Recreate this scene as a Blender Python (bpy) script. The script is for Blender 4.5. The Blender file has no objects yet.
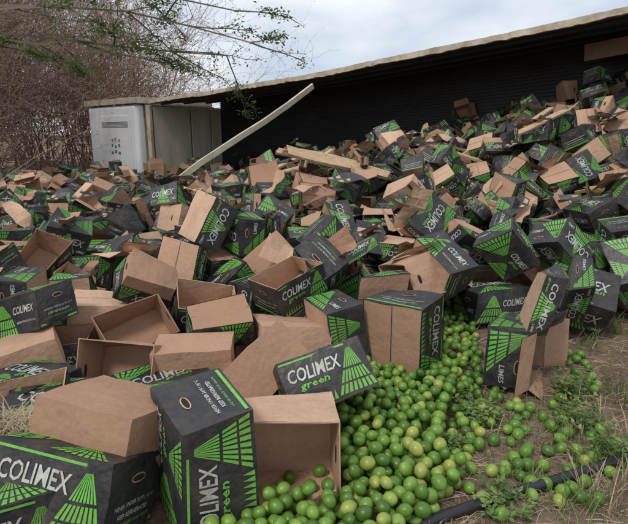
import bpy, math, random, time
import numpy as np
from mathutils import Matrix, Vector, Euler
random.seed(7); rng=np.random.default_rng(7)
scene=bpy.context.scene
COL=scene.collection
R=math.radians
# ---------------------------------------------------------------- camera
CAMZ=1.4; PITCH=R(13.7); FPX=520.0
cam_d=bpy.data.cameras.new("camera"); cam=bpy.data.objects.new("camera",cam_d); COL.objects.link(cam)
cam.location=(0,0,CAMZ); cam.rotation_euler=(R(90)-PITCH,0,0)
cam_d.sensor_width=36; cam_d.lens=FPX/628*36; cam_d.clip_end=2000; cam_d.clip_start=0.05
scene.camera=cam
def ray(px,py):
    cx=(px-314)/FPX; cy=-(py-262)/FPX
    return Vector((cx, cy*math.sin(PITCH)+math.cos(PITCH), cy*math.cos(PITCH)-math.sin(PITCH)))
def atZ(px,py,z):
    d=ray(px,py); t=(z-CAMZ)/d.z; return Vector((d.x*t,d.y*t,z))
def atY(px,py,Y):
    d=ray(px,py); t=Y/d.y; return Vector((d.x*t,Y,CAMZ+d.z*t))
# ---------------------------------------------------------------- materials
def new_mat(name):
    m=bpy.data.materials.new(name); m.use_nodes=True
    nt=m.node_tree; b=nt.nodes["Principled BSDF"]; return m,nt,b
def N(nt,t,**kw):
    n=nt.nodes.new(t)
    for k,v in kw.items(): setattr(n,k,v)
    return n
def noise(nt,scale,detail=4,rough=.6,coord='Object',stretch=None):
    tc=N(nt,'ShaderNodeTexCoord'); n=N(nt,'ShaderNodeTexNoise')
    n.inputs['Scale'].default_value=scale; n.inputs['Detail'].default_value=detail; n.inputs['Roughness'].default_value=rough
    if stretch:
        mp=N(nt,'ShaderNodeMapping'); mp.inputs['Scale'].default_value=stretch
        nt.links.new(tc.outputs[coord],mp.inputs[0]); nt.links.new(mp.outputs[0],n.inputs['Vector'])
    else: nt.links.new(tc.outputs[coord],n.inputs['Vector'])
    return n.outputs['Fac']
def ramp(nt,fac,stops):
    r=N(nt,'ShaderNodeValToRGB'); el=r.color_ramp.elements
    while len(el)<len(stops): el.new(0.5)
    for e,(p,c) in zip(el,stops):
        e.position=p; e.color=(c[0],c[1],c[2],1) if len(c)==3 else c
    nt.links.new(fac,r.inputs[0]); return r.outputs[0]
def mix(nt,fac,a,b,mode='MIX'):
    m=N(nt,'ShaderNodeMix',data_type='RGBA',blend_type=mode)
    for sock,v in ((m.inputs[0],fac),(m.inputs[6],a),(m.inputs[7],b)):
        if hasattr(v,'is_linked') or hasattr(v,'links'): nt.links.new(v,sock)
        elif isinstance(v,(int,float)): sock.default_value=v
        else: sock.default_value=(v[0],v[1],v[2],1)
    return m.outputs[2]
def bump(nt,b,h,strength=.3,dist=.01):
    bp=N(nt,'ShaderNodeBump'); bp.inputs['Strength'].default_value=strength; bp.inputs['Distance'].default_value=dist
    nt.links.new(h,bp.inputs['Height']); nt.links.new(bp.outputs[0],b.inputs['Normal'])
def attr(nt,name='rnd'):
    a=N(nt,'ShaderNodeAttribute',attribute_name=name); return a.outputs['Fac']
def dusty(name,stops,dust=(.24,.18,.12),lo=.45,hi=.85,amt=.5,rough=.6,bstr=.15,noise_s=9,spec=.5,fine=(.84,1.1)):
    m,nt,b=new_mat(name)
    c=ramp(nt,attr(nt),stops)
    n1=noise(nt,noise_s,5,.7)
    f=ramp(nt,n1,[(lo,(0,0,0)),(hi,(amt,amt,amt))])
    c2=mix(nt,f,c,dust)
    n2=noise(nt,60,2,.6)
    g=ramp(nt,n2,[(.3,(fine[0],)*3),(.7,(fine[1],)*3)])
    c3=mix(nt,1.0,c2,g,'MULTIPLY')
    nt.links.new(c3,b.inputs['Base Color']); b.inputs['Roughness'].default_value=rough
    b.inputs['Specular IOR Level'].default_value=spec
    bump(nt,b,noise(nt,14,3,.6),bstr,.02)
    return m
M_BLACK=dusty("black_print_card",[(0,(.009,.011,.014)),(1,(.024,.027,.032))],lo=.40,hi=.8,amt=.30,rough=.48,bstr=.55)
M_KRAFT=dusty("kraft_card",[(0,(.35,.205,.13)),(.5,(.48,.30,.20)),(1,(.60,.40,.275))],dust=(.23,.145,.09),lo=.42,hi=.85,amt=.5,rough=.85,bstr=.45,spec=.2,noise_s=5,fine=(.93,1.05))
M_GREEN=dusty("green_ink",[(0,(.09,.34,.04)),(1,(.18,.52,.08))],lo=.38,hi=.75,amt=.4,rough=.5)
M_WHITE=dusty("white_ink",[(0,(.40,.45,.40)),(1,(.62,.65,.61))],lo=.36,hi=.70,amt=.65,rough=.55)
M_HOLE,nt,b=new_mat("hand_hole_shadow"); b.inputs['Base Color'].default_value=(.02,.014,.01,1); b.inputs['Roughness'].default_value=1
CARD=[M_BLACK,M_KRAFT,M_GREEN,M_WHITE,M_HOLE]
def simple(name,c1,c2,scale=5,rough=.7,bs=.2,stretch=None,metal=0,bd=.01,detail=5):
    m,nt,b=new_mat(name)
    n=noise(nt,scale,detail,.65,stretch=stretch)
    nt.links.new(ramp(nt,n,[(.3,c1),(.7,c2)]),b.inputs['Base Color'])
    b.inputs['Roughness'].default_value=rough; b.inputs['Metallic'].default_value=metal
    bump(nt,b,noise(nt,scale*4,3,.6,stretch=stretch),bs,bd)
    return m
# ---------------------------------------------------------------- mesh helper
def make_obj(name,V,F,mats,mi=None,rnd=None,smooth=False,parent=None):
    me=bpy.data.meshes.new(name)
    me.from_pydata(V if isinstance(V,list) else V.tolist(),[],F)
    for m in mats: me.materials.append(m)
    if mi is not None: me.polygons.foreach_set('material_index',np.asarray(mi,dtype=np.int32))
    if smooth: me.polygons.foreach_set('use_smooth',np.ones(len(me.polygons),dtype=bool))
    if rnd is not None:
        a=me.attributes.new('rnd','FLOAT','POINT'); a.data.foreach_set('value',np.asarray(rnd,dtype=np.float32))
    me.update()
    o=bpy.data.objects.new(name,me); COL.objects.link(o)
    if parent: o.parent=parent
    return o
def empty(name):
    e=bpy.data.objects.new(name,None); COL.objects.link(e); return e
# ---------------------------------------------------------------- text templates
def text_mesh(s,shear=.15,off=.015,res=2):
    cu=bpy.data.curves.new("t",'FONT'); cu.body=s; cu.shear=shear; cu.offset=off; cu.resolution_u=res; cu.align_x='CENTER'
    o=bpy.data.objects.new("t",cu); COL.objects.link(o); bpy.context.view_layer.update()
    me=o.evaluated_get(bpy.context.evaluated_depsgraph_get()).to_mesh()
    v=np.array([p.co[:2] for p in me.vertices]); f=[tuple(p.vertices) for p in me.polygons]
    up=sum(p.normal.z for p in me.polygons)
    if up<0: f=[t[::-1] for t in f]
    bpy.data.objects.remove(o)
    mn=v.min(0); mx=v.max(0); v=(v-(mn+mx)/2)/(mx-mn)
    return v,f
TX={k:text_mesh(k,s,o,r) for k,s,o,r in (("COLIMEX",.25,.014,2),("green",.2,.02,1),("LIMES",.1,.015,1),
     ("NEVER UNDER 50°F / 10°C",0,.015,1),("KEEP REFRIGERATED",0,.015,1),("LIQUID SEALED FOOD GRADE",0,.01,1))}
L,W,H=.48,.38,.28
OFF=.0022
class T:
    def __init__(s): s.V=[];s.F=[];s.M=[]
    def grid(s,o,r,u,w,h,nx,ny,mat):
        o=np.array(o,float);r=np.array(r,float);u=np.array(u,float); b=len(s.V)
        for j in range(ny+1):
            for i in range(nx+1):
                s.V.append(o+r*w*(i/nx-.5)+u*h*(j/ny-.5))
        for j in range(ny):
            for i in range(nx):
                a=b+j*(nx+1)+i; s.F.append((a,a+1,a+nx+2,a+nx+1)); s.M.append(mat)
    def poly(s,fr,pts,mat,lift=1):
        o,r,u,n=fr; b=len(s.V)
        for x,y in pts: s.V.append(o+r*x+u*y+n*OFF*lift)
        s.F.append(tuple(range(b,b+len(pts)))); s.M.append(mat)
    def text(s,fr,key,cx,cy,w,h,mat,rot=0,lift=1.5):
        v,f=TX[key]; o,r,u,n=fr; b=len(s.V); c,sn=math.cos(rot),math.sin(rot)
        for x,y in v:
            x*=w;y*=h; X=cx+x*c-y*sn; Y=cy+x*sn+y*c
            s.V.append(o+r*X+u*Y+n*OFF*lift)
        for t in f: s.F.append(tuple(b+i for i in t)); s.M.append(mat)
    def fan(s,fr,a,b,c,n,mat=2,inner=.12):
        a,b,c=map(np.array,(a,b,c))
        for i in range(n):
            p=b+(c-b)*(i/n); q=b+(c-b)*((i+.66)/n)
            for t0,t1 in ((inner,.5),(.55,.78),(.82,1.0)):
                P=[a+(p-a)*t0,a+(p-a)*t1,a+(q-a)*t1,a+(q-a)*t0]
                area=sum(P[k][0]*P[(k+1)%4][1]-P[(k+1)%4][0]*P[k][1] for k in range(4))
                if area<0:P=P[::-1]
                s.poly(fr,P,mat)
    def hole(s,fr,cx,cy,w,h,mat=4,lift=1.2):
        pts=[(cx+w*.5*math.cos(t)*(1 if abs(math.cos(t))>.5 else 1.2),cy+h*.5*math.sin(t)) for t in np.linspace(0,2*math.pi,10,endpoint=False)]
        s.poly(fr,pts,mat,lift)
def frames(l,w,h):
    X,Y,Z=np.eye(3)
    return {'-y':(-Y*w/2,X,Z,-Y,l,h),'+y':(Y*w/2,-X,Z,Y,l,h),'+x':(X*l/2,Y,Z,X,w,h),'-x':(-X*l/2,-Y,Z,-X,w,h),
            '+z':(Z*h/2,X,Y,Z,l,w),'-z':(-Z*h/2,X,-Y,-Z,l,w)}
def deco(t,fr6,style,hi):
    o,r,u,n,w,h=fr6; fr=(o,r,u,n)
    if style=='logo':
        t.text(fr,"COLIMEX",-.055,.05,.30,.07,3)
        t.text(fr,"green",-.08,-.02,.17,.038,2)
        t.fan(fr,(w*.34,h*.46),(w*.49,-h*.44),(w*.02,-h*.44),8)
        for i in range(9):
            x=-w*.46+i*.026; t.poly(fr,[(x,-h*.46),(x+.022,-h*.46),(x+.014,-h*.28)],2)
        t.poly(fr,[(-w*.48,h*.42),(w*.3,h*.42),(w*.3,h*.455),(-w*.48,h*.455)],2)
    elif style=='logo2':
        t.fan(fr,(0,h*.46),(w*.26,-h*.45),(-w*.26,-h*.45),9)
        t.text(fr,"COLIMEX",0,h*.04,.38,.085,3,0,2.2)
        t.text(fr,"LIMES",w*.38,-h*.3,.09,.03,3)
        t.text(fr,"green",-w*.37,-h*.3,.11,.035,2)
    elif style=='end':
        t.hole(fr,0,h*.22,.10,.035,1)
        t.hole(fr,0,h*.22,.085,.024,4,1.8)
        if hi:
            t.text(fr,"NEVER UNDER 50°F / 10°C",0,-h*.08,.28,.017,3)
            t.text(fr,"KEEP REFRIGERATED",0,-h*.2,.22,.017,3)
            t.text(fr,"LIQUID SEALED FOOD GRADE",0,-h*.31,.26,.012,2)
        else:
            for k,(y,ww) in enumerate(((-.08,.3),(-.2,.24),(-.31,.27))):
                t.poly(fr,[(-ww/2,h*y-.003),(ww/2,h*y-.003),(ww/2,h*y+.003),(-ww/2,h*y+.003)],3 if k<2 else 2)
        t.poly(fr,[(-w*.46,-h*.46),(w*.46,-h*.46),(w*.46,-h*.41),(-w*.46,-h*.41)],2)
    elif style=='end2':
        t.fan(fr,(-w*.44,h*.44),(-w*.44,-h*.44),(w*.3,-h*.44),8)
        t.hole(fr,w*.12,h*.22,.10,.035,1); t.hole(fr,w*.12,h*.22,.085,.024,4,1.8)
        t.text(fr,"LIMES",w*.27,-h*.1,.12,.035,3)
    elif style=='top':
        t.fan(fr,(.0,0),(-w*.48,h*.47),(-w*.48,-h*.47),10)
        t.text(fr,"COLIMEX",w*.22,h*.16,.22,.06,3)
        t.text(fr,"green",w*.24,-h*.02,.12,.035,2)
        t.fan(fr,(w*.15,-h*.08),(-w*.04,-h*.48),(w*.47,-h*.48),9)
    elif style=='top2':
        t.text(fr,"COLIMEX",0,h*.03,.36,.095,3)
        t.text(fr,"green",w*.15,-h*.16,.17,.04,2)
        t.fan(fr,(-w*.47,h*.1),(-w*.47,h*.47),(w*.2,h*.47),8)
        t.fan(fr,(-w*.15,-h*.15),(-w*.47,-h*.47),(w*.25,-h*.47),9)
    elif style=='side3':
        t.fan(fr,(-w*.2,h*.46),(-w*.48,-h*.46),(w*.06,-h*.46),9)
        t.text(fr,"COLIMEX",w*.2,h*.12,.22,.055,3)
        t.text(fr,"NEVER UNDER 50°F / 10°C",w*.24,-h*.2,.2,.016,3) if hi else t.poly(fr,[(w*.08,-h*.2-.003),(w*.4,-h*.2-.003),(w*.4,-h*.2+.003),(w*.08,-h*.2+.003)],3)
def tmpl(kind,hi,seed=0):
    t=T(); n=6 if hi else 3; fr=frames(L,W,H); r_=random.Random(seed)
    st=[{'-y':'logo','+y':'logo2','+x':'end','-x':'end2','+z':'top'},{'-y':'logo2','+y':'side3','+x':'end2','-x':'end','+z':'top2'},
        {'-y':'side3','+y':'logo','+x':'end','-x':'end2','+z':'top2'},{'-y':'logo','+y':'side3','+x':'end2','-x':'end','+z':'top'}][seed%4]
    if kind=='black':
        for k,(o,r,u,nn,w,h) in fr.items():
            if k=='-z':
                t.grid(o+nn*-.004,r,u,w-.008,h-.008,n,n,1)
                f4=(o+nn*-.004,r,u,nn); t.poly(f4,[(-w*.48,-.002),(w*.48,-.002),(w*.48,.002),(-w*.48,.002)],4,.6)
            else:
                t.grid(o,r,u,w,h,n,n,0); deco(t,(o,r,u,nn,w,h),st[k],hi)
    elif kind=='bottomless':
        for k,(o,r,u,nn,w,h) in fr.items():
            if k=='+z': t.grid(o,r,u,w,h,n,n,0); deco(t,(o,r,u,nn,w,h),st['+z'],hi)
            elif k=='-z': t.grid(o,r,u,w-.012,h-.012,n,n,1)
            else:
                t.grid(o+u*h*.2,r,u,w,h*.6,n,n,0)
                t.grid(o-nn*.006-u*h*.1,r,u,w-.012,h*.8,n,n,1)
                f2=(o+u*h*.2,r,u,nn)
                t.fan(f2,(w*.4,h*.28),(w*.48,-h*.28),(w*.1,-h*.28),5)
                t.text(f2,"COLIMEX",-w*.1,0,w*.6,h*.24,3)
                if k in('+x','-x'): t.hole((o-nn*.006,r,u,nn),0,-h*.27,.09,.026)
    else:
        black=kind.startswith('bopen'); flaps='flap' in kind
        om=0 if black else 1; e=.006
        for k,(o,r,u,nn,w,h) in fr.items():
            if k=='+z': continue
            t.grid(o,r,u,w,h,n,n,1 if k=='-z' and seed%2==0 else om)
            if k=='-z': t.grid(o-nn*e,-r,u,w-2*e,h-2*e,n,n,1)
            else: t.grid(o-nn*e+u*e*.5,-r,u,w-2*e,h-e,n,n,1)
            if k!='-z':
                c=o+u*h/2; b=len(t.V)
                for p in (c-r*w/2,c+r*w/2,c+r*(w/2-e)-nn*e,c-r*(w/2-e)-nn*e): t.V.append(p)
                t.F.append((b,b+1,b+2,b+3)); t.M.append(1)
                if black: deco(t,(o,r,u,nn,w,h),st[k],hi)
                elif k in('+x','-x'):
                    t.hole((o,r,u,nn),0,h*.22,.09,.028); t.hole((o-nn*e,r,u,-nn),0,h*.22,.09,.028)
                if flaps:
                    ang=R(r_.choice([35,70,110,140,160])) ; fl=(W*.42)
                    d=u*math.cos(ang)+nn*math.sin(ang); nd=np.cross(r,d)
                    tp_=.04 if k in('-y','+y') else .005
                    b=len(t.V)
                    quad=[c-r*w/2,c+r*w/2,c+r*(w/2-tp_)+d*fl,c-r*(w/2-tp_)+d*fl]
                    for p in quad: t.V.append(p)
                    t.F.append((b,b+1,b+2,b+3)); t.M.append(om)
                    b=len(t.V)
                    for p in quad[::-1]: t.V.append(p-nd*.004)
                    t.F.append((b,b+1,b+2,b+3)); t.M.append(1)
        if not black:
            o,r,u,nn,w,h=fr['-z']; t.poly((o,r,u,nn),[(-w*.48,-.0015),(w*.48,-.0015),(w*.48,.0015),(-w*.48,.0015)],4,.5)
    return np.array(t.V),t.F,t.M
KINDS=['black','bottomless','tray','bopen','bopen_flap','tray_flap']
TM={}
def get(kind,hi,seed=0):
    key=(kind,hi,seed%4)
    if key not in TM: TM[key]=tmpl(kind,hi,seed%4)
    return TM[key]
def warp(V,amp,dent,r,squash=0):
    U=V/np.array([L,W,H])+.5
    C=r.normal(0,amp,(2,2,2,3))
    out=V.copy()
    Uc=np.clip(U,0,1)
    for i in (0,1):
        for j in (0,1):
            for k in (0,1):
                w=(Uc[:,0] if i else 1-Uc[:,0])*(Uc[:,1] if j else 1-Uc[:,1])*(Uc[:,2] if k else 1-Uc[:,2])
                out+=w[:,None]*C[i,j,k]
    for ax in range(3):
        a=r.normal(0,dent); o1,o2=[q for q in range(3) if q!=ax]
        out[:,ax]+=a*np.sin(math.pi*Uc[:,o1])*np.sin(math.pi*Uc[:,o2])*(2*Uc[:,ax]-1 if r.random()<.6 else 1)
        ph=r.uniform(0,6.28,3); am=r.uniform(.2,1)*.0045
        out[:,ax]+=am*np.sin(V[:,o1]*21+ph[0]+2*np.sin(V[:,o2]*9+ph[1]))*np.sin(V[:,o2]*15+ph[2])
    if squash and r.random()<.6:
        c=np.array([r.choice([-1,1])*L/2,r.choice([-1,1])*W/2,r.choice([-1,1])*H/2]); d=np.linalg.norm(V-c,axis=1)
        out-= (c/np.linalg.norm(c))[None,:]*(squash*r.uniform(.4,1)*np.exp(-(d/.13)**2))[:,None]
    if squash>.04 and r.random()<.2:
        out[:,2]*=r.uniform(.3,.8); out[:,0]+=out[:,2]*r.uniform(-.5,.5)
    return out
# ---------------------------------------------------------------- trailer frame of reference
A=atY(150,100,15.0); B=atY(628,7,7.4)
A2=np.array([A.x,A.y]); B2=np.array([B.x,B.y]); LEN=np.linalg.norm(B2-A2)
u2=(B2-A2)/LEN; n2=np.array([-u2[1],u2[0]])
def lipz(s): return float(np.interp(s,[0,LEN*.48,LEN*.74,LEN,LEN+4],[A.z,A.z+.33*(B.z-A.z),A.z+.65*(B.z-A.z),B.z,B.z+.35]))
def tp(s,d,z): 
    q=A2+u2*s+n2*d; return (q[0],q[1],z)
def sd(x,y):
    q=np.stack([x-A2[0],y-A2[1]],-1); return q@u2,q@n2
# ---------------------------------------------------------------- pile surface
edge_px=[(-60,700),(215,700),(240,540),(330,500),(345,400),(372,372),(440,330),(470,325),(560,325),(640,325),(1100,330)]
EDGE=[atZ(px,min(py,1000),0) for px,py in edge_px]
poly=[(p.x,p.y) for p in EDGE]+[(9,9),(6,14),(-4,18),(-9,15),(-12,8),(-7,1)]
poly=np.array(poly)
def in_poly(x,y,P):
    x=np.asarray(x,float);y=np.asarray(y,float); c=np.zeros(x.shape,bool); n=len(P); j=n-1
    for i in range(n):
        xi,yi=P[i];xj,yj=P[j]
        m=((yi>y)!=(yj>y))&(x<(xj-xi)*(y-yi)/((yj-yi) if yj!=yi else 1e-9)+xi); c^=m; j=i
    return c
def dist_edge(x,y,P,closed=True):
    x=np.asarray(x,float);y=np.asarray(y,float); D=np.full(x.shape,1e9)
    n=len(P)
    for i in range(n if closed else n-1):
        a=P[i];b=P[(i+1)%n]; ab=b-a; t=np.clip(((x-a[0])*ab[0]+(y-a[1])*ab[1])/(ab@ab+1e-9),0,1)
        D=np.minimum(D,np.hypot(x-a[0]-t*ab[0],y-a[1]-t*ab[1]))
    return D
def S(x,y):
    s,d=sd(x,y)
    zt=np.interp(s,[-4,0,3,5.7,8.8,12,15],[0,0,.45,.86,1.44,2.36,2.6])
    Dn=np.interp(s,[0,5,9,12,15],[7,6.5,5.0,4.1,4.0])
    f=np.clip(1+np.minimum(d-.8,0)/Dn,0,1)
    return zt*f
def core(x,y):
    x=np.asarray(x,float);y=np.asarray(y,float)
    ins=in_poly(x,y,poly); de=dist_edge(x,y,poly)
    m=np.where(ins,np.clip(de/.8,0,1),0)
    return np.maximum(0,(S(x,y)-.45))*m
def gnoise(x,y):
    return (.018*np.sin(x*2.1+1.3*np.sin(y*1.7))+.014*np.sin(y*3.3+x*1.1+2)+.006*np.sin(x*9.1+2*np.sin(y*7.3))+.005*np.sin(y*13+x*5))
def gz(x,y):
    x=np.asarray(x,float);y=np.asarray(y,float)
    far=np.clip((np.hypot(x,y)-25)/100,0,1)
    return core(x,y)+gnoise(x,y)*(1-far)+far*1.5*np.sin(x*.02)*np.sin(y*.017+1)-.01
def axis(lo,hi,step,far):
    a=list(np.arange(lo,hi,step)); g=step
    x=hi
    while x<far: a.append(x); g*=1.35; x+=g
    a.append(far); g=step; x=lo-step
    while x>-far: a.append(x); g*=1.35; x-=g
    a.append(-far); return np.array(sorted(a))
xs=axis(-9,8,.09,400); ys=axis(0.3,18,.09,400)
X,Y=np.meshgrid(xs,ys); Z=gz(X,Y)
V=np.stack([X,Y,Z],-1).reshape(-1,3); nx=len(xs)
idx=np.arange(len(V)).reshape(len(ys),nx)
F=np.stack([idx[:-1,:-1],idx[:-1,1:],idx[1:,1:],idx[1:,:-1]],-1).reshape(-1,4).tolist()
mg,nt,b=new_mat("dry_soil")
n1=noise(nt,1.3,6,.7); n2_=noise(nt,22,5,.75); n3=noise(nt,90,2,.6)
c=ramp(nt,n1,[(.3,(.15,.10,.07)),(.5,(.235,.165,.12)),(.7,(.31,.23,.165))])
c=mix(nt,1.0,c,ramp(nt,n2_,[(.3,(.45,.42,.4)),(.55,(1,1,1)),(.75,(1.3,1.25,1.2))]),'MULTIPLY')
c=mix(nt,ramp(nt,n3,[(.55,(0,0,0)),(.7,(.5,.5,.5))]),c,(.36,.28,.2))
nt.links.new(c,b.inputs['Base Color']); b.inputs['Roughness'].default_value=.95; b.inputs['Specular IOR Level'].default_value=.15
bump(nt,b,n2_,.9,.04)
ground=make_obj("ground",V,F,[mg],smooth=True)
# ---------------------------------------------------------------- foreground cartons (hand posed)
HAND=[ # kind,px,py,z, rx,ry,rz, seed, scale
('black',203,455,.245, 0,-90,28,0,.97),
('tray',112,424,.34, 168,6,-22,1,.86),
('black',80,490,.17, -24,4,-14,0,.93),
('black',0,512,.15, 0,0,30,3,.9),
('bopen',18,425,.16, 8,-6,20,0,.92),
('tray',284,448,.19, 84,0,8,1,.93),
('black',322,380,.28, -32,-14,18,0,.86),
('tray',265,366,.26, 150,-38,25,2,.84),
('tray',197,368,.2, -84,0,8,3,.82),
('tray',126,378,.17, 66,0,-8,0,.84),
('tray',138,332,.24, 40,-14,35,1,.78),
('tray',22,362,.20, 180,-12,28,2,.86),
('black',403,337,.245, 0,-86,-127,2,.98),
('bopen_flap',514,354,.15, 90,4,58,2,.90),
('black',577,300,.22, 30,10,-30,1,.98),
('black',490,302,.16, -8,0,12,2,.9),
('tray',290,340,.25, 170,8,14,1,.84),
('black',335,332,.26, 4,82,30,2,.86),
('bopen',205,310,.26, 25,12,20,3,.84),
('tray',105,314,.26, 182,5,15,0,.82),
('black',150,428,.14, 0,0,12,1,.9),
('black',60,420,.14, 0,0,5,1,.9),
('black',30,395,.14, 0,0,-25,1,.88),
('bopen',60,355,.14, 0,0,15,1,.82),
('black',165,395,.14, 0,0,40,1,.82),
('tray',230,345,.14, 180,0,-30,1,.82),
]
hand=[]
for i,(k,px,py,z,rx,ry,rz,sdv,sc) in enumerate(HAND):
    p=atZ(px,py,z); M=Matrix.Translation(p)@Euler((R(rx),R(ry),R(rz))).to_matrix().to_4x4()
    zs=[(M@Vector((sx*sc*L/2,sy*sc*W/2,sz*sc*H/2))).z for sx in(-1,1) for sy in(-1,1) for sz in(-1,1)]
    if min(zs)<-.0: M=Matrix.Translation((0,0,-min(zs)))@M
    hand.append((k,M,sdv,sc))
# ---------------------------------------------------------------- rigid body settle
SC=.75
cand=[]
sp=.30
hc=np.array([h[1].translation[:2] for h in hand])
for gy in np.arange(2.6,17.5,sp):
    for gx in np.arange(-9,8,sp):
        for lay in (0,1):
            x=gx+random.uniform(-.11,.11)+(.16 if lay else 0); y=gy+random.uniform(-.11,.11)+(.16 if lay else 0)
            if abs(x)>.63*y+.7: continue
            if not in_poly([x],[y],poly)[0] : continue
            if dist_edge([x],[y],poly)[0]<.2+.22*lay: continue
            s,d=sd(np.array([x]),np.array([y])); s=s[0]; d=d[0]
            if d>2.0: continue
            if s<.45 and d>-.6: continue
            if s<-3.0 : continue
            if lay and (random.random()<.2 or y>10.5 or (y<4 and random.random()<.4)): continue
            if lay and x<-1.2 and y>6.2: continue
            z=float(core([x],[y])[0])+.2+lay*.33+random.uniform(0,.1)
            dd=np.hypot(hc[:,0]-x,hc[:,1]-y).min()
            if dd<.35+.12*lay or (y<3.0 and x>-1.9): continue
            cand.append((x,y,z))
bme=bpy.data.meshes.new("simbox")
bme.from_pydata([(sx*L*SC/2,sy*W*SC/2,sz*H*SC/2) for sx in(-1,1) for sy in(-1,1) for sz in(-1,1)],[],[(0,1,3,2),(4,6,7,5),(0,4,5,1),(2,3,7,6),(0,2,6,4),(1,5,7,3)])
bme2=bme.copy()
act=[];pas=[]
def rot_rand():
    base=random.choice([(0,0),(0,0),(0,0),(0,0),(180,0),(90,0),(0,90),(0,-90),(90,0),(-90,0)])
    e=Euler((R(base[0]),R(base[1]),0)).to_matrix()
    t=Euler((R(random.gauss(0,24)),R(random.gauss(0,24)),random.uniform(0,6.283))).to_matrix()
    return (t@e).to_4x4()
tmpcol=bpy.data.collections.new("tmp"); COL.children.link(tmpcol)
for c_ in cand:
    o=bpy.data.objects.new("sim",bme); o.matrix_world=Matrix.Translation(c_)@rot_rand(); tmpcol.objects.link(o); act.append(o)
for k,M,_,sc in hand:
    o=bpy.data.objects.new("simp",bme2); o.matrix_world=M; tmpcol.objects.link(o); pas.append(o)
gxs=np.arange(-11,9,.2); gys=np.arange(0,19,.2); GX,GY=np.meshgrid(gxs,gys); GV=np.stack([GX,GY,core(GX,GY)],-1).reshape(-1,3)
ii=np.arange(len(GV)).reshape(GX.shape); GF=np.stack([ii[:-1,:-1],ii[:-1,1:],ii[1:,1:],ii[1:,:-1]],-1).reshape(-1,4).tolist()
gm=bpy.data.meshes.new("sg"); gm.from_pydata(GV.tolist(),[],GF); og=bpy.data.objects.new("sg",gm); tmpcol.objects.link(og)
def wallbox(s0,s1,d0,d1,z0,z1):
    m=bpy.data.meshes.new("w"); m.from_pydata([tp(s,d,z) for s in(s0,s1) for d in(d0,d1) for z in(z0,z1)],[],[(0,1,3,2),(4,6,7,5),(0,4,5,1),(2,3,7,6),(0,2,6,4),(1,5,7,3)])
    o=bpy.data.objects.new("w",m); tmpcol.objects.link(o); return o
walls=[wallbox(-.2,LEN+4,2.4,2.8,-1,4),wallbox(-.3,.1,0,2.6,-1,3)]
settled=[]
try:
    bpy.ops.rigidbody.world_add(); rw=scene.rigidbody_world
    rw.substeps_per_frame=5; rw.solver_iterations=10
    for grp,ty in ((act,'ACTIVE'),(pas+[og]+walls,'PASSIVE')):
        bpy.ops.object.select_all(action='DESELECT')
        for o in grp: o.select_set(True)
        bpy.context.view_layer.objects.active=grp[0]
        bpy.ops.rigidbody.objects_add(type=ty)
    for o in act: o.rigid_body.collision_shape='BOX'; o.rigid_body.friction=.95; o.rigid_body.mass=5; o.rigid_body.angular_damping=.4; o.rigid_body.linear_damping=.15; o.rigid_body.use_margin=True; o.rigid_body.collision_margin=.004
    for o in pas: o.rigid_body.collision_shape='BOX'; o.rigid_body.friction=.9
    og.rigid_body.collision_shape='MESH'; og.rigid_body.friction=1
    for o in walls: o.rigid_body.collision_shape='CONVEX_HULL'
    scene.frame_start=1; scene.frame_end=60; rw.point_cache.frame_end=60
    for f in range(1,42): scene.frame_set(f)
    dg=bpy.context.evaluated_depsgraph_get()
    settled=[o.evaluated_get(dg).matrix_world.copy() for o in act]
    bpy.ops.rigidbody.world_remove()
except Exception as e:
    print("SIMFAIL",e)
    settled=[o.matrix_world.copy() for o in act]
scene.frame_set(1)
for o in list(tmpcol.objects): bpy.data.objects.remove(o)
bpy.data.collections.remove(tmpcol)
def build(items,hi,name,amp,dent,r,squash=0):
    Vs=[];Fs=[];Ms=[];Rs=[];b=0
    for k,M,sdv,sc in items:
        V,F,m=get(k,hi,sdv); V=warp(V,amp,dent,r,squash)*sc
        M=np.array(M); V=V@M[:3,:3].T+M[:3,3]
        Vs.append(V); Fs+= [tuple(i+b for i in f) for f in F]; Ms+=m; Rs.append(np.full(len(V),r.random())); b+=len(V)
    return make_obj(name,np.concatenate(Vs),Fs,CARD,Ms,np.concatenate(Rs))
pile=[];mid=[]
for M in settled:
    p=M.translation
    if not in_poly([p.x],[p.y],poly)[0] and random.random()<.85: continue
    if p.z<-.1 or p.z>3.4 or (p.y<2.75 and p.x>-2.2): continue
    k=random.choices(KINDS,[65,9,11,7,4,4])[0]
    (mid if p.y<4.7 else pile).append((k,M,random.randrange(4),SC))
r2=np.random.default_rng(3)
build(pile,False,"carton_pile",.02,.015,r2,.06)
for it in mid: build([it],True,"lime_carton",.018,.013,r2,.06)
for it in hand: build([it],True,"lime_carton",.011,.010,r2,.035)
allboxes=pile+mid+hand
centers=np.array([np.array(b_[1].translation) for b_ in allboxes])
def top_at(x,y,rad=.3):
    d=np.hypot(centers[:,0]-x,centers[:,1]-y); m=d<rad
    return max(float(centers[m,2].max())+.14 if m.any() else 0,float(gz(x,y)))
Vs=[];Fs=[];Ms=[];Rs=[]
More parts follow.
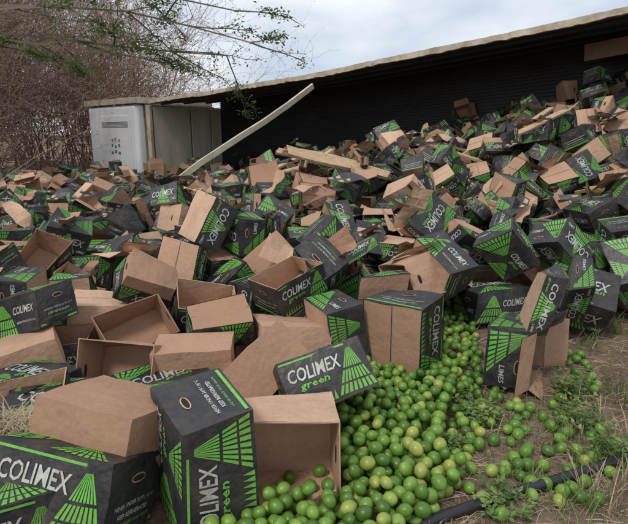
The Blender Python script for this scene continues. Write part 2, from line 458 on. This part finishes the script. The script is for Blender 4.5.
for _ in range(320):
    y=random.uniform(3.4,11); x=random.uniform(-.6*y,.6*y)
    if not in_poly([x],[y],poly)[0]: continue
    if np.hypot(hc[:,0]-x,hc[:,1]-y).min()<.45: continue
    s,d=sd(np.array([x]),np.array([y]))
    if d[0]>1.8: continue
    w=random.uniform(.10,.28);l=random.uniform(.15,.42); n=5
    k1=random.uniform(-.12,.12)
    M=Matrix.Translation((x,y,top_at(x,y,.25)-.02))@Euler((R(random.gauss(0,28)),R(random.gauss(0,28)),random.uniform(0,6.28))).to_matrix().to_4x4()
    rv=random.random(); om=random.choice([0,0,1])
    for lay in (0,1):
        b0=len(Vs)
        for j in range(n+1):
            ww=w+(random.uniform(-.05,.03) if lay==0 else 0)
            if lay==0 and j==0: wl=[]
            if lay==0: wl.append(ww)
            else: ww=wl[j]
            t=j/n-.5
            for sx in (-1,0,1):
                Vs.append(tuple(M@Vector((t*l,sx*ww/2,k1*(t*2)**2*.6+.02*math.sin(j*1.3+sx)-lay*.004)))); Rs.append(rv)
        for j in range(n):
            for i in range(2):
                a=b0+j*3+i; q=(a,a+3,a+4,a+1); Fs.append(q if lay==1 else q[::-1]); Ms.append(om if lay==0 else 1)
make_obj("torn_cardboard",Vs,Fs,CARD,Ms,Rs)
# ---------------------------------------------------------------- trailer
trailer=empty("overturned_trailer")
m_in=simple("dirty_black_panel",(.010,.010,.011),(.028,.027,.026),1.2,.55,.2,stretch=(1,1,6))
m_lip=simple("dirty_cream_panel",(.26,.20,.12),(.62,.55,.44),3,.7,.4)
m_tan=simple("stained_tan_panel",(.42,.37,.27),(.66,.61,.50),1.0,.6,.1,stretch=(2,2,.5))
m_steel=simple("rusty_steel",(.09,.065,.05),(.24,.19,.15),6,.6,.3,metal=.3)
m_wht=simple("white_paint",(.68,.69,.70),(.80,.81,.82),1.5,.4,.05,stretch=(1,1,.4))
m_grey=simple("grey_decal",(.12,.12,.13),(.2,.2,.21),4,.6,.05)
ss=np.linspace(0,LEN+3.5,60)
prof=[];K=44
for i in range(K):
    a=i/K; prof+=[(a,0),(a+.45/K,0),(a+.5/K,-.035),(a+.9/K,-.035),(a+.95/K,0)]
prof.append((1,0))
V=[];F=[]
for i,s in enumerate(ss):
    zt=lipz(s)+.07
    for a,dd in prof: V.append(tp(s,2.45+dd,a*zt))
n=len(prof)
for i in range(len(ss)-1):
    for j in range(n-1):
        a=i*n+j; F.append((a,a+1,a+n+1,a+n))
make_obj("ribbed_floor",V,F,[m_in],parent=trailer)
V=[];F=[]
prof=[(2.52,-.10),(2.0,-.10),(1.98,-.14),(1.9,-.14),(1.88,-.10),(1.2,-.10),(1.18,-.14),(1.1,-.14),(1.08,-.10),(.45,-.10),(.43,-.14),(.35,-.14),(.33,-.1),(.04,-.10),(.04,0.0),(2.52,.0)]
for s in ss:
    zt=lipz(s)
    for d,dz in prof: V.append(tp(s,d,zt+dz+(.06*d)))
n=len(prof)
for i in range(len(ss)-1):
    for j in range(n):
        a=i*n+j;b_=i*n+(j+1)%n; F.append((a,b_,b_+n,a+n))
make_obj("upper_side_wall",V,F,[m_in],parent=trailer)
V=[];F=[];s2=np.linspace(-.05,LEN+3.5,170)
for s in s2:
    zt=lipz(s)+.006*math.sin(s*1.7)+random.gauss(0,.003); low=.09+.006*math.sin(s*3.1)+random.gauss(0,.005); o_=random.gauss(0,.004)
    for d,z in ((0.03,zt+.012),(-.03+o_,zt),(-.035+o_,zt-low),(.035,zt-low)): V.append(tp(s,d,z))
for i in range(len(s2)-1):
    for j in range(4):
        a=i*4+j;b_=i*4+(j+1)%4; F.append((a,a+4,b_+4,b_))
make_obj("torn_top_rail",V,F,[m_lip],parent=trailer)
def slab(name,s0,s1,d0,d1,z0,z1,mat,par):
    V=[tp(s,d,z) for s in(s0,s1) for d in(d0,d1) for z in(z0,z1)]
    o=make_obj(name,V,[(0,1,3,2),(4,6,7,5),(0,4,5,1),(2,3,7,6),(0,2,6,4),(1,5,7,3)],[mat],parent=par)
    bv=o.modifiers.new("b",'BEVEL'); bv.width=.012; bv.segments=2; return o
slab("lower_side_wall",.0,LEN+3.5,-.1,2.4,.0,.06,m_in,trailer)
H0=lipz(0)
slab("bulkhead",-.12,-.02,.0,2.6,0,H0-.13,m_steel,trailer)
for k,(a,b_) in enumerate(((.06,1.28),(1.33,2.02),(2.06,2.42))):
    slab("bulkhead_panel_%d"%k,-.02,.03,a,b_,.1,H0-.17,m_tan,trailer)
slab("corner_post",-.12,.06,-.09,-.002,0,H0-.14,m_lip,trailer)
ref=trailer
slab("reefer_frame",-.42,-.125,-.05,2.3,.1,H0-.1,m_steel,ref)
o=slab("reefer_housing",-3.1,-.30,-.30,2.1,.05,H0-.10,m_wht,ref); o.modifiers["b"].width=.12; o.modifiers["b"].segments=5
slab("reefer_top_skirt",-3.2,-.2,-.34,2.3,H0-.09,H0+.07,m_lip,ref)
slab("reefer_panel",-2.3,-.6,-.325,-.302,.35,H0-.40,m_wht,ref)
for k in range(9): slab("reefer_mark_%d"%k,-1.75+.2*(k%3)+.03*(k//3),-1.63+.2*(k%3),-.333,-.327,.85+.18*(k//3)+.03*(k%2),.93+.18*(k//3)+.04*(k%2),m_grey,ref)
for k in range(5): slab("reefer_louvre_%d"%k,-2.2,-.7,-.335,-.327,1.62+.035*k,1.635+.035*k,m_grey,ref)
# ---------------------------------------------------------------- beams / boards
def beam(name,pts,w,h,mat,twist=0):
    V=[];F=[];n=len(pts)
    for i,p in enumerate(pts):
        p=Vector(p); t=(Vector(pts[min(i+1,n-1)])-Vector(pts[max(i-1,0)])).normalized()
        s=t.cross(Vector((0,0,1))).normalized(); u=s.cross(t)
        a=twist; s_,u_=s*math.cos(a)+u*math.sin(a),u*math.cos(a)-s*math.sin(a)
        for x,y in ((-1,-1),(1,-1),(1,1),(-1,1)): V.append(tuple(p+s_*x*w/2+u_*y*h/2))
    for i in range(n-1):
        for j in range(4):
            a=i*4+j;b_=i*4+(j+1)%4; F.append((a,b_,b_+4,a+4))
    F.append((3,2,1,0)); F.append((n*4-4,n*4-3,n*4-2,n*4-1))
    return make_obj(name,V,F,[mat])
m_wood=simple("raw_timber",(.28,.18,.10),(.56,.40,.25),8,.8,.3,stretch=(1,6,6))
m_pale=simple("pale_rail",(.5,.44,.31),(.74,.69,.55),4,.6,.2)
p0=atY(313,86,11.0); p1=atY(240,137,10.0); p2=atZ(160,194,.35)
beam("loose_roof_rail",[p0,p0.lerp(p1,.35)+Vector((0,0,-.03)),p0.lerp(p1,.7)+Vector((0,0,-.03)),p1,p1.lerp(p2,.5)+Vector((0,0,.04)),p2],.04,.11,m_pale,.3)
def board_group(name,px,py,Y,items,yaw,lift=.02):
    e=empty(name); base=atY(px,py,Y); base.z=top_at(base.x,base.y,.4)+lift
    for k,(dx,dy,dz,l,w,h,rx,ry,rz) in enumerate(items):
        t=T()
        for kk,(o,r,u,nn,ww,hh) in frames(l,w,h).items(): t.grid(o,r,u,ww,hh,6,1,0)
        M=Matrix.Translation(base)@Euler((0,0,R(yaw))).to_matrix().to_4x4()@Matrix.Translation((dx,dy,dz))@Euler((R(rx),R(ry),R(rz))).to_matrix().to_4x4()
        V=[]
        for v in t.V:
            q=Vector(v); end=abs(q.x)>l*.49
            if end: q.x+= .05*math.sin(q.y*90+k)*(1 if q.x>0 else -1)
            q.y*=1-.25*max(0,(q.x/l)+.1)
            q.z+=.012*math.sin(q.x*5+k)
            V.append(tuple(M@q))
        make_obj("board_%d"%k,V,t.F,[m_wood],parent=e)
board_group("broken_pallet",338,180,6.3,[(0,0,.03,1.25,.15,.04,35,14,-6),(-.1,.2,.05,1.2,.12,.03,30,12,4),(.05,.4,.06,1.1,.11,.03,25,12,-3),(.35,.2,-.03,.6,.10,.09,0,14,80),(-.4,.2,.0,.6,.09,.08,10,5,84)],8,.03)
board_group("broken_pallet",275,180,7.5,[(0,0,0,.8,.11,.03,15,-12,0),(.1,.15,.1,.7,.09,.03,10,-20,25)],10,.02)
board_group("broken_pallet",540,150,7.0,[(0,0,0,.8,.09,.03,20,-20,0),(.1,.2,.05,.7,.08,.03,10,-24,14)],20,.0)
board_group("broken_pallet",460,165,7.2,[(0,0,0,.8,.10,.03,20,18,0),(.1,.2,.05,.7,.09,.03,10,14,34)],10,.0)
m_ply=simple("brown_ply",(.20,.13,.08),(.36,.24,.15),3,.8,.2)
for k,(s,z) in enumerate(((LEN-.9,2.72),(LEN-.2,2.80))):
    q=[tp(s,1.6,z),tp(s+1.3,1.5,z+.12)]
    beam("plywood_divider",q,.05,.26,m_ply)
m_pipe=simple("black_rubber",(.012,.012,.014),(.03,.03,.03),12,.45,.1)
m_y=simple("yellow_strap",(.6,.5,.15),(.7,.6,.25),5,.5,.1)
def tube(name,pts,r,mat,seg=10):
    cu=bpy.data.curves.new(name,'CURVE'); cu.dimensions='3D'; sp=cu.splines.new('NURBS'); sp.points.add(len(pts)-1)
    for p,q in zip(sp.points,pts): p.co=(q[0],q[1],q[2],1)
    sp.use_endpoint_u=True; sp.order_u=3; cu.bevel_depth=r; cu.bevel_resolution=4; cu.use_fill_caps=True
    cu.materials.append(mat); o=bpy.data.objects.new(name,cu); COL.objects.link(o); return o
tube("black_pipe",[atZ(330,560,.03),atZ(430,520,.035),atZ(500,497,.04),atZ(570,476,.04),atZ(640,452,.035),atZ(760,415,.03),atZ(900,385,.03)],.022,m_pipe)
q0=atY(575,190,5.6); q0.z=top_at(q0.x,q0.y)+.05; q1=q0+Vector((.35,-.1,-.02)); q1.z=top_at(q1.x,q1.y)+.04; q2=q1+Vector((.4,-.15,0)); q2.z=top_at(q2.x,q2.y)+.04
beam("yellow_strap",[q0,q0.lerp(q1,.5)+Vector((0,0,.05)),q1,q1.lerp(q2,.5)+Vector((0,0,.04)),q2],.05,.004,m_y,.9)
# ---------------------------------------------------------------- limes
ml,nt,b=new_mat("lime_skin")
c=ramp(nt,attr(nt),[(0,(.055,.125,.016)),(.45,(.115,.23,.03)),(.85,(.19,.32,.055)),(1,(.31,.34,.08))])
c=mix(nt,1.0,c,ramp(nt,noise(nt,18,2,.5),[(.3,(.72,.78,.68)),(.7,(1.2,1.12,1.1))]),'MULTIPLY')
nt.links.new(c,b.inputs['Base Color']); b.inputs['Roughness'].default_value=.38
bump(nt,b,noise(nt,300,1,.5),.15,.002)
def lime_t(ns=14,nr=9):
    V=[(0,0,1.12)]
    for i in range(1,nr):
        th=math.pi*i/nr
        for j in range(ns):
            ph=2*math.pi*j/ns; z=math.cos(th); V.append((math.sin(th)*math.cos(ph)*.95,math.sin(th)*math.sin(ph)*.95,z*1.02+.07*z**7))
    V.append((0,0,-1.09)); F=[]
    for j in range(ns): F.append((0,1+j,1+(j+1)%ns))
    for i in range(nr-2):
        for j in range(ns):
            a=1+i*ns+j;b_=1+i*ns+(j+1)%ns; F.append((a,a+ns,b_+ns,b_))
    e=len(V)-1
    for j in range(ns): F.append((e,1+(nr-2)*ns+(j+1)%ns,1+(nr-2)*ns+j))
    return np.array(V),F
LV,LF=lime_t()
nb=[b_ for b_ in mid+hand]
nMi=np.array([np.array(b_[1].inverted()) for b_ in nb]); nC=np.array([np.array(b_[1].translation) for b_ in nb]); nS=np.array([b_[3] for b_ in nb])
def blocked(p,r):
    m=np.where((np.abs(nC[:,0]-p[0])<.42)&(np.abs(nC[:,1]-p[1])<.42))[0]
    for i in m:
        q=nMi[i,:3,:3]@p+nMi[i,:3,3]; s=nS[i]
        if abs(q[0])<L*s/2+r*.85 and abs(q[1])<W*s/2+r*.85 and abs(q[2])<H*s/2+r*.85: return True
    return False
limes=[]; LA=np.zeros((4000,4))
def fill(pxpoly,n,k,maxh,zp=.03):
    P=np.array([tuple(atZ(a,c_,zp))[:2] for a,c_ in pxpoly]); mn=P.min(0);mx=P.max(0); cnt=0
    PX=np.random.default_rng(len(limes)+5).uniform(mn,mx,(n*6*k,2)); PX=PX[in_poly(PX[:,0],PX[:,1],P)]
    G=gz(PX[:,0],PX[:,1]); j=0
    while cnt<n and j+k<len(PX):
        best=None; r=random.uniform(.0235,.031)
        for _ in range(k):
            x,y=PX[j]; z=G[j]+r*.92; j+=1; q=len(limes)
            if q:
                A_=LA[:q]; d2=(A_[:,0]-x)**2+(A_[:,1]-y)**2; R_=(A_[:,3]+r)*.97; m=d2<R_**2
                if m.any(): z=max(z,float((A_[m,2]+np.sqrt(R_[m]**2-d2[m])).max()))
            if best is None or z<best[2]: best=(x,y,z,r)
        if best[2]>maxh or blocked(np.array(best[:3]),r): continue
        LA[len(limes)]=best; limes.append(best); cnt+=1
fill([(352,372),(430,366),(455,385),(442,420),(438,455),(462,478),(450,505),(415,530),(400,560),(190,560),(205,505),(330,470),(330,395)],1150,7,.14)
fill([(225,500),(330,480),(330,560),(225,560)],120,5,.12)
fill([(440,322),(475,318),(482,385),(455,395),(438,375)],170,4,.07)
fill([(445,385),(500,395),(470,440),(460,500),(445,440)],50,1,.05)
fill([(450,385),(560,395),(628,440),(600,500),(500,524),(470,500),(445,440)],60,1,.05)
fill([(560,350),(590,355),(600,390),(570,385)],16,1,.05)
fill([(500,455),(530,445),(535,470),(505,478)],18,1,.05)
fill([(590,430),(612,425),(612,440),(592,445)],5,1,.05)
fill([(40,340),(95,340),(95,378),(40,378)],70,2,.14)
fill([(0,385),(60,385),(60,400),(0,400)],40,2,.1)
fill([(360,300),(450,300),(450,330),(360,330)],60,2,.08)
fill([(150,380),(250,380),(250,412),(150,412)],90,2,.12)
fill([(330,310),(370,310),(370,370),(330,370)],60,2,.1)
Mt=hand[5][1]
for q in ((-.12,-.145,.0),(-.05,-.147,.06),(.02,-.145,-.03),(.1,-.147,.04),(.15,-.145,-.06),(-.02,-.147,.02),(.06,-.145,.09)):
    p=Mt@Vector((q[0],q[1],q[2])); limes.append((p.x,p.y,p.z,.027))
Vs=[];Fs=[];Rs=[];b0=0
for x,y,z,r in limes:
    M=np.array(Euler((random.uniform(0,6),random.uniform(0,6),random.uniform(0,6))).to_matrix())
    V=(LV*r*np.array([1,random.uniform(.94,1.03),random.uniform(.97,1.08)]))@M.T+np.array([x,y,z])
    Vs.append(V);Fs+=[tuple(i+b0 for i in f) for f in LF];Rs.append(np.full(len(V),random.random()));b0+=len(V)
make_obj("lime_heap",np.concatenate(Vs),Fs,[ml],rnd=np.concatenate(Rs),smooth=True)
# ---------------------------------------------------------------- straw, weeds
class Bl:
    def __init__(s): s.V=[];s.F=[];s.R=[]
    def strip(s,pts,w,side,rv):
        b=len(s.V);n=len(pts)
        for i,p in enumerate(pts):
            ww=w*(1-.85*i/(n-1)); p=np.array(p)
            s.V.append(p-side*ww/2); s.V.append(p+side*ww/2); s.R+=[rv,rv]
        for i in range(n-1): a=b+2*i; s.F.append((a,a+1,a+3,a+2))
def vmat(name,stops,rough=.7,trans=0):
    m,nt,b=new_mat(name); cc_=ramp(nt,attr(nt),stops); nt.links.new(cc_,b.inputs['Base Color']); b.inputs['Roughness'].default_value=rough
    b.inputs['Specular IOR Level'].default_value=.25
    if trans:
        tr=N(nt,'ShaderNodeBsdfTranslucent'); nt.links.new(cc_,tr.inputs[0]); mx=N(nt,'ShaderNodeMixShader'); mx.inputs[0].default_value=trans
        nt.links.new(b.outputs[0],mx.inputs[1]); nt.links.new(tr.outputs[0],mx.inputs[2]); nt.links.new(mx.outputs[0],nt.nodes['Material Output'].inputs[0])
    return m
m_straw=vmat("straw",[(0,(.16,.11,.07)),(.5,(.34,.25,.16)),(1,(.5,.41,.27))])
m_weed=vmat("weed_green",[(0,(.06,.115,.025)),(.6,(.12,.19,.05)),(1,(.24,.27,.10))])
sb=Bl()
N_=10000
sy=1.3+np.random.default_rng(1).random(N_)**1.5*4.5; sx=np.random.default_rng(2).uniform(-.2,.75*sy+.4); sz=gz(sx,sy)+.004
for x,y,z in zip(sx,sy,sz):
    if x<.1 and y>2.2: continue
    l=random.uniform(.04,.16)
    a=random.uniform(0,6.283); d=np.array([math.cos(a),math.sin(a),0])
    c_=random.uniform(-.5,.5); sdv=np.array([-d[1],d[0],0])
    hgt=abs(random.gauss(0,.018)); p_=np.array([x,y,z])
    pts=[p_+d*l*t+sdv*c_*l*t*t+np.array([0,0,hgt*math.sin(t*2.6)]) for t in (0,.33,.66,1)]
    sb.strip(pts,random.uniform(.002,.0045),sdv*.8+np.array([0,0,.6]),random.random())
for _ in range(600):
    p=atZ(random.gauss(24,13),random.gauss(430,7),.29); a=random.uniform(0,6.28); l=random.uniform(.08,.2)
    d=np.array([math.cos(a),math.sin(a),random.uniform(-.2,.4)]); s_=np.array([-d[1],d[0],0.3]); q=np.array(p)
    sb.strip([q,q+d*l*.5+np.array([0,0,.02]),q+d*l],.004,s_,random.uniform(.4,1))
make_obj("dry_straw",np.array(sb.V),sb.F,[m_straw],rnd=sb.R)
V=[];F=[];Rr=[]
for _ in range(700):
    y=1.4+random.random()**1.4*3.2; x=random.uniform(.1,.7*y+.3); r=random.uniform(.004,.014); z=float(gz(x,y)); b0=len(V)
    for (a,b_,c_) in ((1,0,0),(-1,0,0),(0,1,0),(0,-1,0),(0,0,1),(0,0,-1)): V.append((x+a*r*random.uniform(.7,1.3),y+b_*r*random.uniform(.7,1.3),z+c_*r*random.uniform(.5,.9)))
    for f in ((0,2,4),(2,1,4),(1,3,4),(3,0,4),(2,0,5),(1,2,5),(3,1,5),(0,3,5)): F.append(tuple(b0+i for i in f))
    Rr+=[random.random()*.5]*6
make_obj("soil_clods",V,F,[m_straw],rnd=Rr)
def tuft(cx,cy,n,h,rad,mat,name,leaf=False):
    bl=Bl()
    for _ in range(n):
        a=random.uniform(0,6.283); rr=random.random()*rad; x=cx+rr*math.cos(a); y=cy+rr*math.sin(a); z=float(gz(x,y))-.003
        a=random.uniform(0,6.283); lean=random.uniform(.1,.9); hh=h*random.uniform(.4,1.1)
        d=np.array([math.cos(a),math.sin(a),0]); s_=np.array([-d[1],d[0],0])
        pts=[np.array([x,y,z])+d*hh*lean*t**1.7+np.array([0,0,hh*(t-.35*lean*t*t)]) for t in (0,.3,.6,.85,1)]
        rv=random.random()
        if leaf:
            bl.strip(pts,.004,s_,rv)
            for p in pts[1:]:
                for _k in range(3):
                    b2=random.uniform(0,6.283); dd=np.array([math.cos(b2),math.sin(b2),random.uniform(-.1,.5)]); s2_=np.array([-dd[1],dd[0],0]); l=random.uniform(.015,.04)
                    i0=len(bl.V)
                    for q in (p,p+dd*l*.5+s2_*l*.22,p+dd*l,p+dd*l*.5-s2_*l*.22): bl.V.append(q); bl.R.append(rv)
                    bl.F.append((i0,i0+1,i0+2,i0+3))
        else: bl.strip(pts,random.uniform(.003,.007),s_,rv)
    make_obj(name,np.array(bl.V),bl.F,[mat],rnd=bl.R)
for px,py,n,h,rad,leaf in ((480,420,40,.14,.10,1),(505,385,26,.12,.1,1),(570,400,40,.16,.10,1),(600,430,70,.18,.16,0),(612,500,90,.2,.14,0),(560,440,40,.16,.12,0),
        (450,450,20,.09,.08,1),(520,440,40,.12,.15,0),(590,515,60,.16,.12,0),(540,510,30,.10,.12,0),(500,510,26,.1,.1,1),(620,330,40,.2,.12,0),(610,460,30,.16,.1,1),(460,400,16,.08,.06,1),(540,400,36,.1,.15,0),(590,350,30,.16,.1,0),(622,290,60,.3,.15,0),(580,460,30,.1,.15,0),(470,455,20,.08,.1,0),
        (65,400,50,.3,.15,0),(10,345,60,.35,.15,0),(80,345,40,.3,.12,0),(625,400,60,.2,.15,0),(575,425,40,.14,.12,1),(530,480,40,.12,.12,0),(600,470,50,.18,.14,0)):
    p=atZ(px,py,0); tuft(p.x,p.y,n,h,rad,m_weed if leaf or random.random()<.7 else m_straw,"weed_plant" if leaf else "grass_tuft",bool(leaf))
# ---------------------------------------------------------------- bare thicket
m_twig=vmat("dry_twig",[(0,(.12,.08,.058)),(.5,(.27,.18,.13)),(1,(.42,.30,.22))],.9)
class Tw:
    def __init__(s): s.V=[];s.F=[];s.R=[];s.tips=[]
    def seg(s,p,q,r0,r1,rv):
        t=q-p; l=np.linalg.norm(t)+1e-9; t=t/l; a=np.cross(t,(0.3,.9,.2)); a/=np.linalg.norm(a)+1e-9; c_=np.cross(t,a); b=len(s.V)
        for pp,rr in ((p,r0),(q,r1)):
            for k in range(3):
                an=k*2.0944; s.V.append(pp+a*rr*math.cos(an)+c_*rr*math.sin(an)); s.R.append(rv)
        for k in range(3): s.F.append((b+k,b+(k+1)%3,b+3+(k+1)%3,b+3+k))
    def branch(s,p,d,l,r,depth,rv,wob=.35,up=.05,nch=4,flat=.5,sub=(.4,.7)):
        n=5; st=l/n; q=p
        for i in range(n):
            d=d+np.array([random.gauss(0,wob*.5),random.gauss(0,wob*.5),random.gauss(0,wob*.4)+up]); d/=np.linalg.norm(d)
            q2=q+d*st; r2_=r*(1-.14*(i+1)/1.2)
            s.seg(q,q2,r*(1-.14*i/1.2),r2_,rv)
            if depth>0 and i>0:
                for _ in range(random.randint(1,max(1,nch-2))):
                    dd=d+np.array([random.gauss(0,.7),random.gauss(0,.7),random.gauss(0,flat)]); dd/=np.linalg.norm(dd)
                    s.branch(q2,dd,l*random.uniform(*sub),r*.55,depth-1,rv,wob,up*.6,nch,flat,sub)
            q=q2
            if depth==0: s.tips.append((q,depth))
        if depth>0: s.tips.append((q,depth))
bushes=[]
for v in range(3):
    tw=Tw()
    for _ in range(18):
        d=np.array([random.gauss(.0,.3),random.gauss(0,.3),1.0]); d/=np.linalg.norm(d)
        tw.branch(np.array([random.gauss(0,.35),random.gauss(0,.35),-.05]),d,4.2*random.uniform(.5,1.1),random.uniform(.010,.022),2,random.random(),.4,.01,4)
    for q,dp in tw.tips:
        for _ in range(2):
            c_=q+np.array([random.gauss(0,.03) for _k in range(3)]); a=np.array([random.gauss(0,1) for _k in range(3)]);a/=np.linalg.norm(a)
            s_=np.cross(a,(random.gauss(0,1),random.gauss(0,1),1));s_/=np.linalg.norm(s_)+1e-9
            l=random.uniform(.02,.05); i0=len(tw.V); rv=random.random()
            for v_ in (c_,c_+a*l*.5+s_*l*.25,c_+a*l,c_+a*l*.5-s_*l*.25): tw.V.append(v_);tw.R.append(rv)
            tw.F.append((i0,i0+1,i0+2,i0+3))
    o=make_obj("bare_bush",np.array(tw.V),tw.F,[m_twig],rnd=tw.R); bushes.append(o.data); bpy.data.objects.remove(o)
def bush(x,y,sc):
    o=bpy.data.objects.new("bare_bush",random.choice(bushes)); COL.objects.link(o)
    o.location=(x,y,float(gz(x,y))); o.rotation_euler=(0,0,random.uniform(0,6.28)); o.scale=(sc,sc,sc*random.uniform(.9,1.1))
for x,y,sc in ((-7.2,10.0,.5),(-7.9,10.4,.8),(-8.8,10.8,1.0),(-8.4,12.0,.75),(-9.6,12.4,1.15),(-10.6,11.6,1.2),(-9.6,13.6,1.0),(-10.8,14.4,1.3),(-11.9,13.5,1.3),(-7.4,9.0,.4),(-6.2,8.4,.2),
               (-10.4,16.4,1.2),(-11.5,16.5,1.4),(-13,16,1.5),(-8.2,18.8,1.25),(-10,19.5,1.4),(-7.4,20.5,1.2),(-5.8,20.2,.8),(-9,22.5,1.5),(-6.8,23,1.2),(-12.5,20,1.5),(-14,18,1.5),(-12,23,1.6),(-15,22,1.6),(-8.6,20.5,1.2),(-10.8,21.5,1.5),(-7.9,24,1.5),(-9.9,25,1.6),(-11.8,18,1.4),(-13.6,25,1.7)): bush(x,y,sc)
# ---------------------------------------------------------------- leafy tree
m_leaf=vmat("leaf",[(0,(.06,.10,.03)),(.6,(.12,.19,.06)),(1,(.19,.25,.10))],.6,.45)
m_bark=vmat("bark",[(0,(.09,.07,.055)),(1,(.16,.13,.1))],.9)
def leafy(name,base,trunk,limbs,lsize,nleaf):
    tw=Tw(); e=empty(name); p=np.array(base,float)
    for q,r0,r1 in trunk:
        q=np.array(q,float); tw.seg(p,q,r0,r1,.5); p=q
    for st,dr,l,r in limbs:
        st=np.array(st,float);dr=np.array(dr,float); dr/=np.linalg.norm(dr)
        tw.branch(st,dr,l,r,2,random.random(),.14,.0,4,.22,(.14,.32))
    make_obj("trunk_and_limbs",np.array(tw.V),tw.F,[m_bark],rnd=tw.R,parent=e)
    V=[];F=[];Rr=[]
    for q,dp in tw.tips:
        if random.random()<.2: continue
        for _ in range(nleaf):
            c_=q+np.array([random.gauss(0,.07),random.gauss(0,.07),random.gauss(0,.04)])
            a=np.array([random.gauss(0,1),random.gauss(0,1),random.gauss(0,.5)]);a/=np.linalg.norm(a)
            s_=np.cross(a,(random.gauss(0,.4),random.gauss(0,.4),1));s_/=np.linalg.norm(s_)+1e-9
            l=lsize*random.uniform(.6,1.3); i0=len(V); rv=random.random()
            for v in (c_,c_+a*l*.5+s_*l*.3,c_+a*l,c_+a*l*.5-s_*l*.3): V.append(v);Rr.append(rv)
            F.append((i0,i0+1,i0+2,i0+3))
    make_obj("foliage",np.array(V),F,[m_leaf],rnd=Rr,parent=e)
tb=np.array([-6.9,9.6,0])
leafy("leafy_tree",tb,[(tb+[.1,0,2],.09,.075),(tb+[.4,0,3.4],.075,.06),(tb+[.9,-.1,4.6],.06,.04)],
  [(tb+[.35,0,3.2],(1,.0,.0),5.0,.028),(tb+[.5,0,3.5],(1,.05,.0),5.4,.03),(tb+[.6,0,3.7],(1,-.08,-.01),5.0,.03),(tb+[.4,0,3.4],(1,-.12,.03),4.0,.025),(tb+[.4,0,3.2],(1,.15,-.05),4.4,.022),(tb+[.9,0,4.4],(1,-.1,-.10),4.8,.03),(tb+[.3,0,3.0],(1,.3,-.02),2.2,.02),(tb+[.9,0,4.6],(.7,0,.5),2,.03),(tb+[.3,0,3.9],(-1,.1,.2),2.4,.03)],.058,7)
# ---------------------------------------------------------------- world
w=bpy.data.worlds.new("World"); scene.world=w; w.use_nodes=True; nt=w.node_tree
bg=nt.nodes["Background"]; out=nt.nodes["World Output"]
sky=N(nt,'ShaderNodeTexSky',sky_type='NISHITA'); sky.sun_disc=False; SE,SR=R(52),R(215)
sky.sun_elevation=SE; sky.sun_rotation=SR
nt.links.new(sky.outputs[0],bg.inputs[0]); bg.inputs[1].default_value=.12
tc=N(nt,'ShaderNodeTexCoord'); mp=N(nt,'ShaderNodeMapping'); mp.inputs['Scale'].default_value=(1,1,2.6); ns=N(nt,'ShaderNodeTexNoise'); ns.inputs['Scale'].default_value=2.6; ns.inputs['Detail'].default_value=5; ns.inputs['Roughness'].default_value=.5
nt.links.new(tc.outputs['Generated'],mp.inputs[0]); nt.links.new(mp.outputs[0],ns.inputs['Vector'])
cc=ramp(nt,ns.outputs['Fac'],[(.36,(.50,.57,.68)),(.5,(.70,.75,.82)),(.62,(.94,.95,.97))])
bg2=N(nt,'ShaderNodeBackground'); nt.links.new(cc,bg2.inputs[0]); bg2.inputs[1].default_value=1.18
ms=N(nt,'ShaderNodeMixShader'); ms.inputs[0].default_value=.86
nt.links.new(bg.outputs[0],ms.inputs[1]); nt.links.new(bg2.outputs[0],ms.inputs[2]); nt.links.new(ms.outputs[0],out.inputs[0])
sun_d=bpy.data.lights.new("sun",'SUN'); sun_d.energy=1.5; sun_d.angle=R(12); sun_d.color=(1,.96,.9)
sun_d.energy=1.9
sun=bpy.data.objects.new("sun",sun_d); COL.objects.link(sun)
sv=Vector((math.sin(SR)*math.cos(SE),math.cos(SR)*math.cos(SE),math.sin(SE)))
sun.rotation_euler=sv.to_track_quat('Z','Y').to_euler()
scene.view_settings.view_transform='Standard'; scene.view_settings.look='None'; scene.view_settings.exposure=0
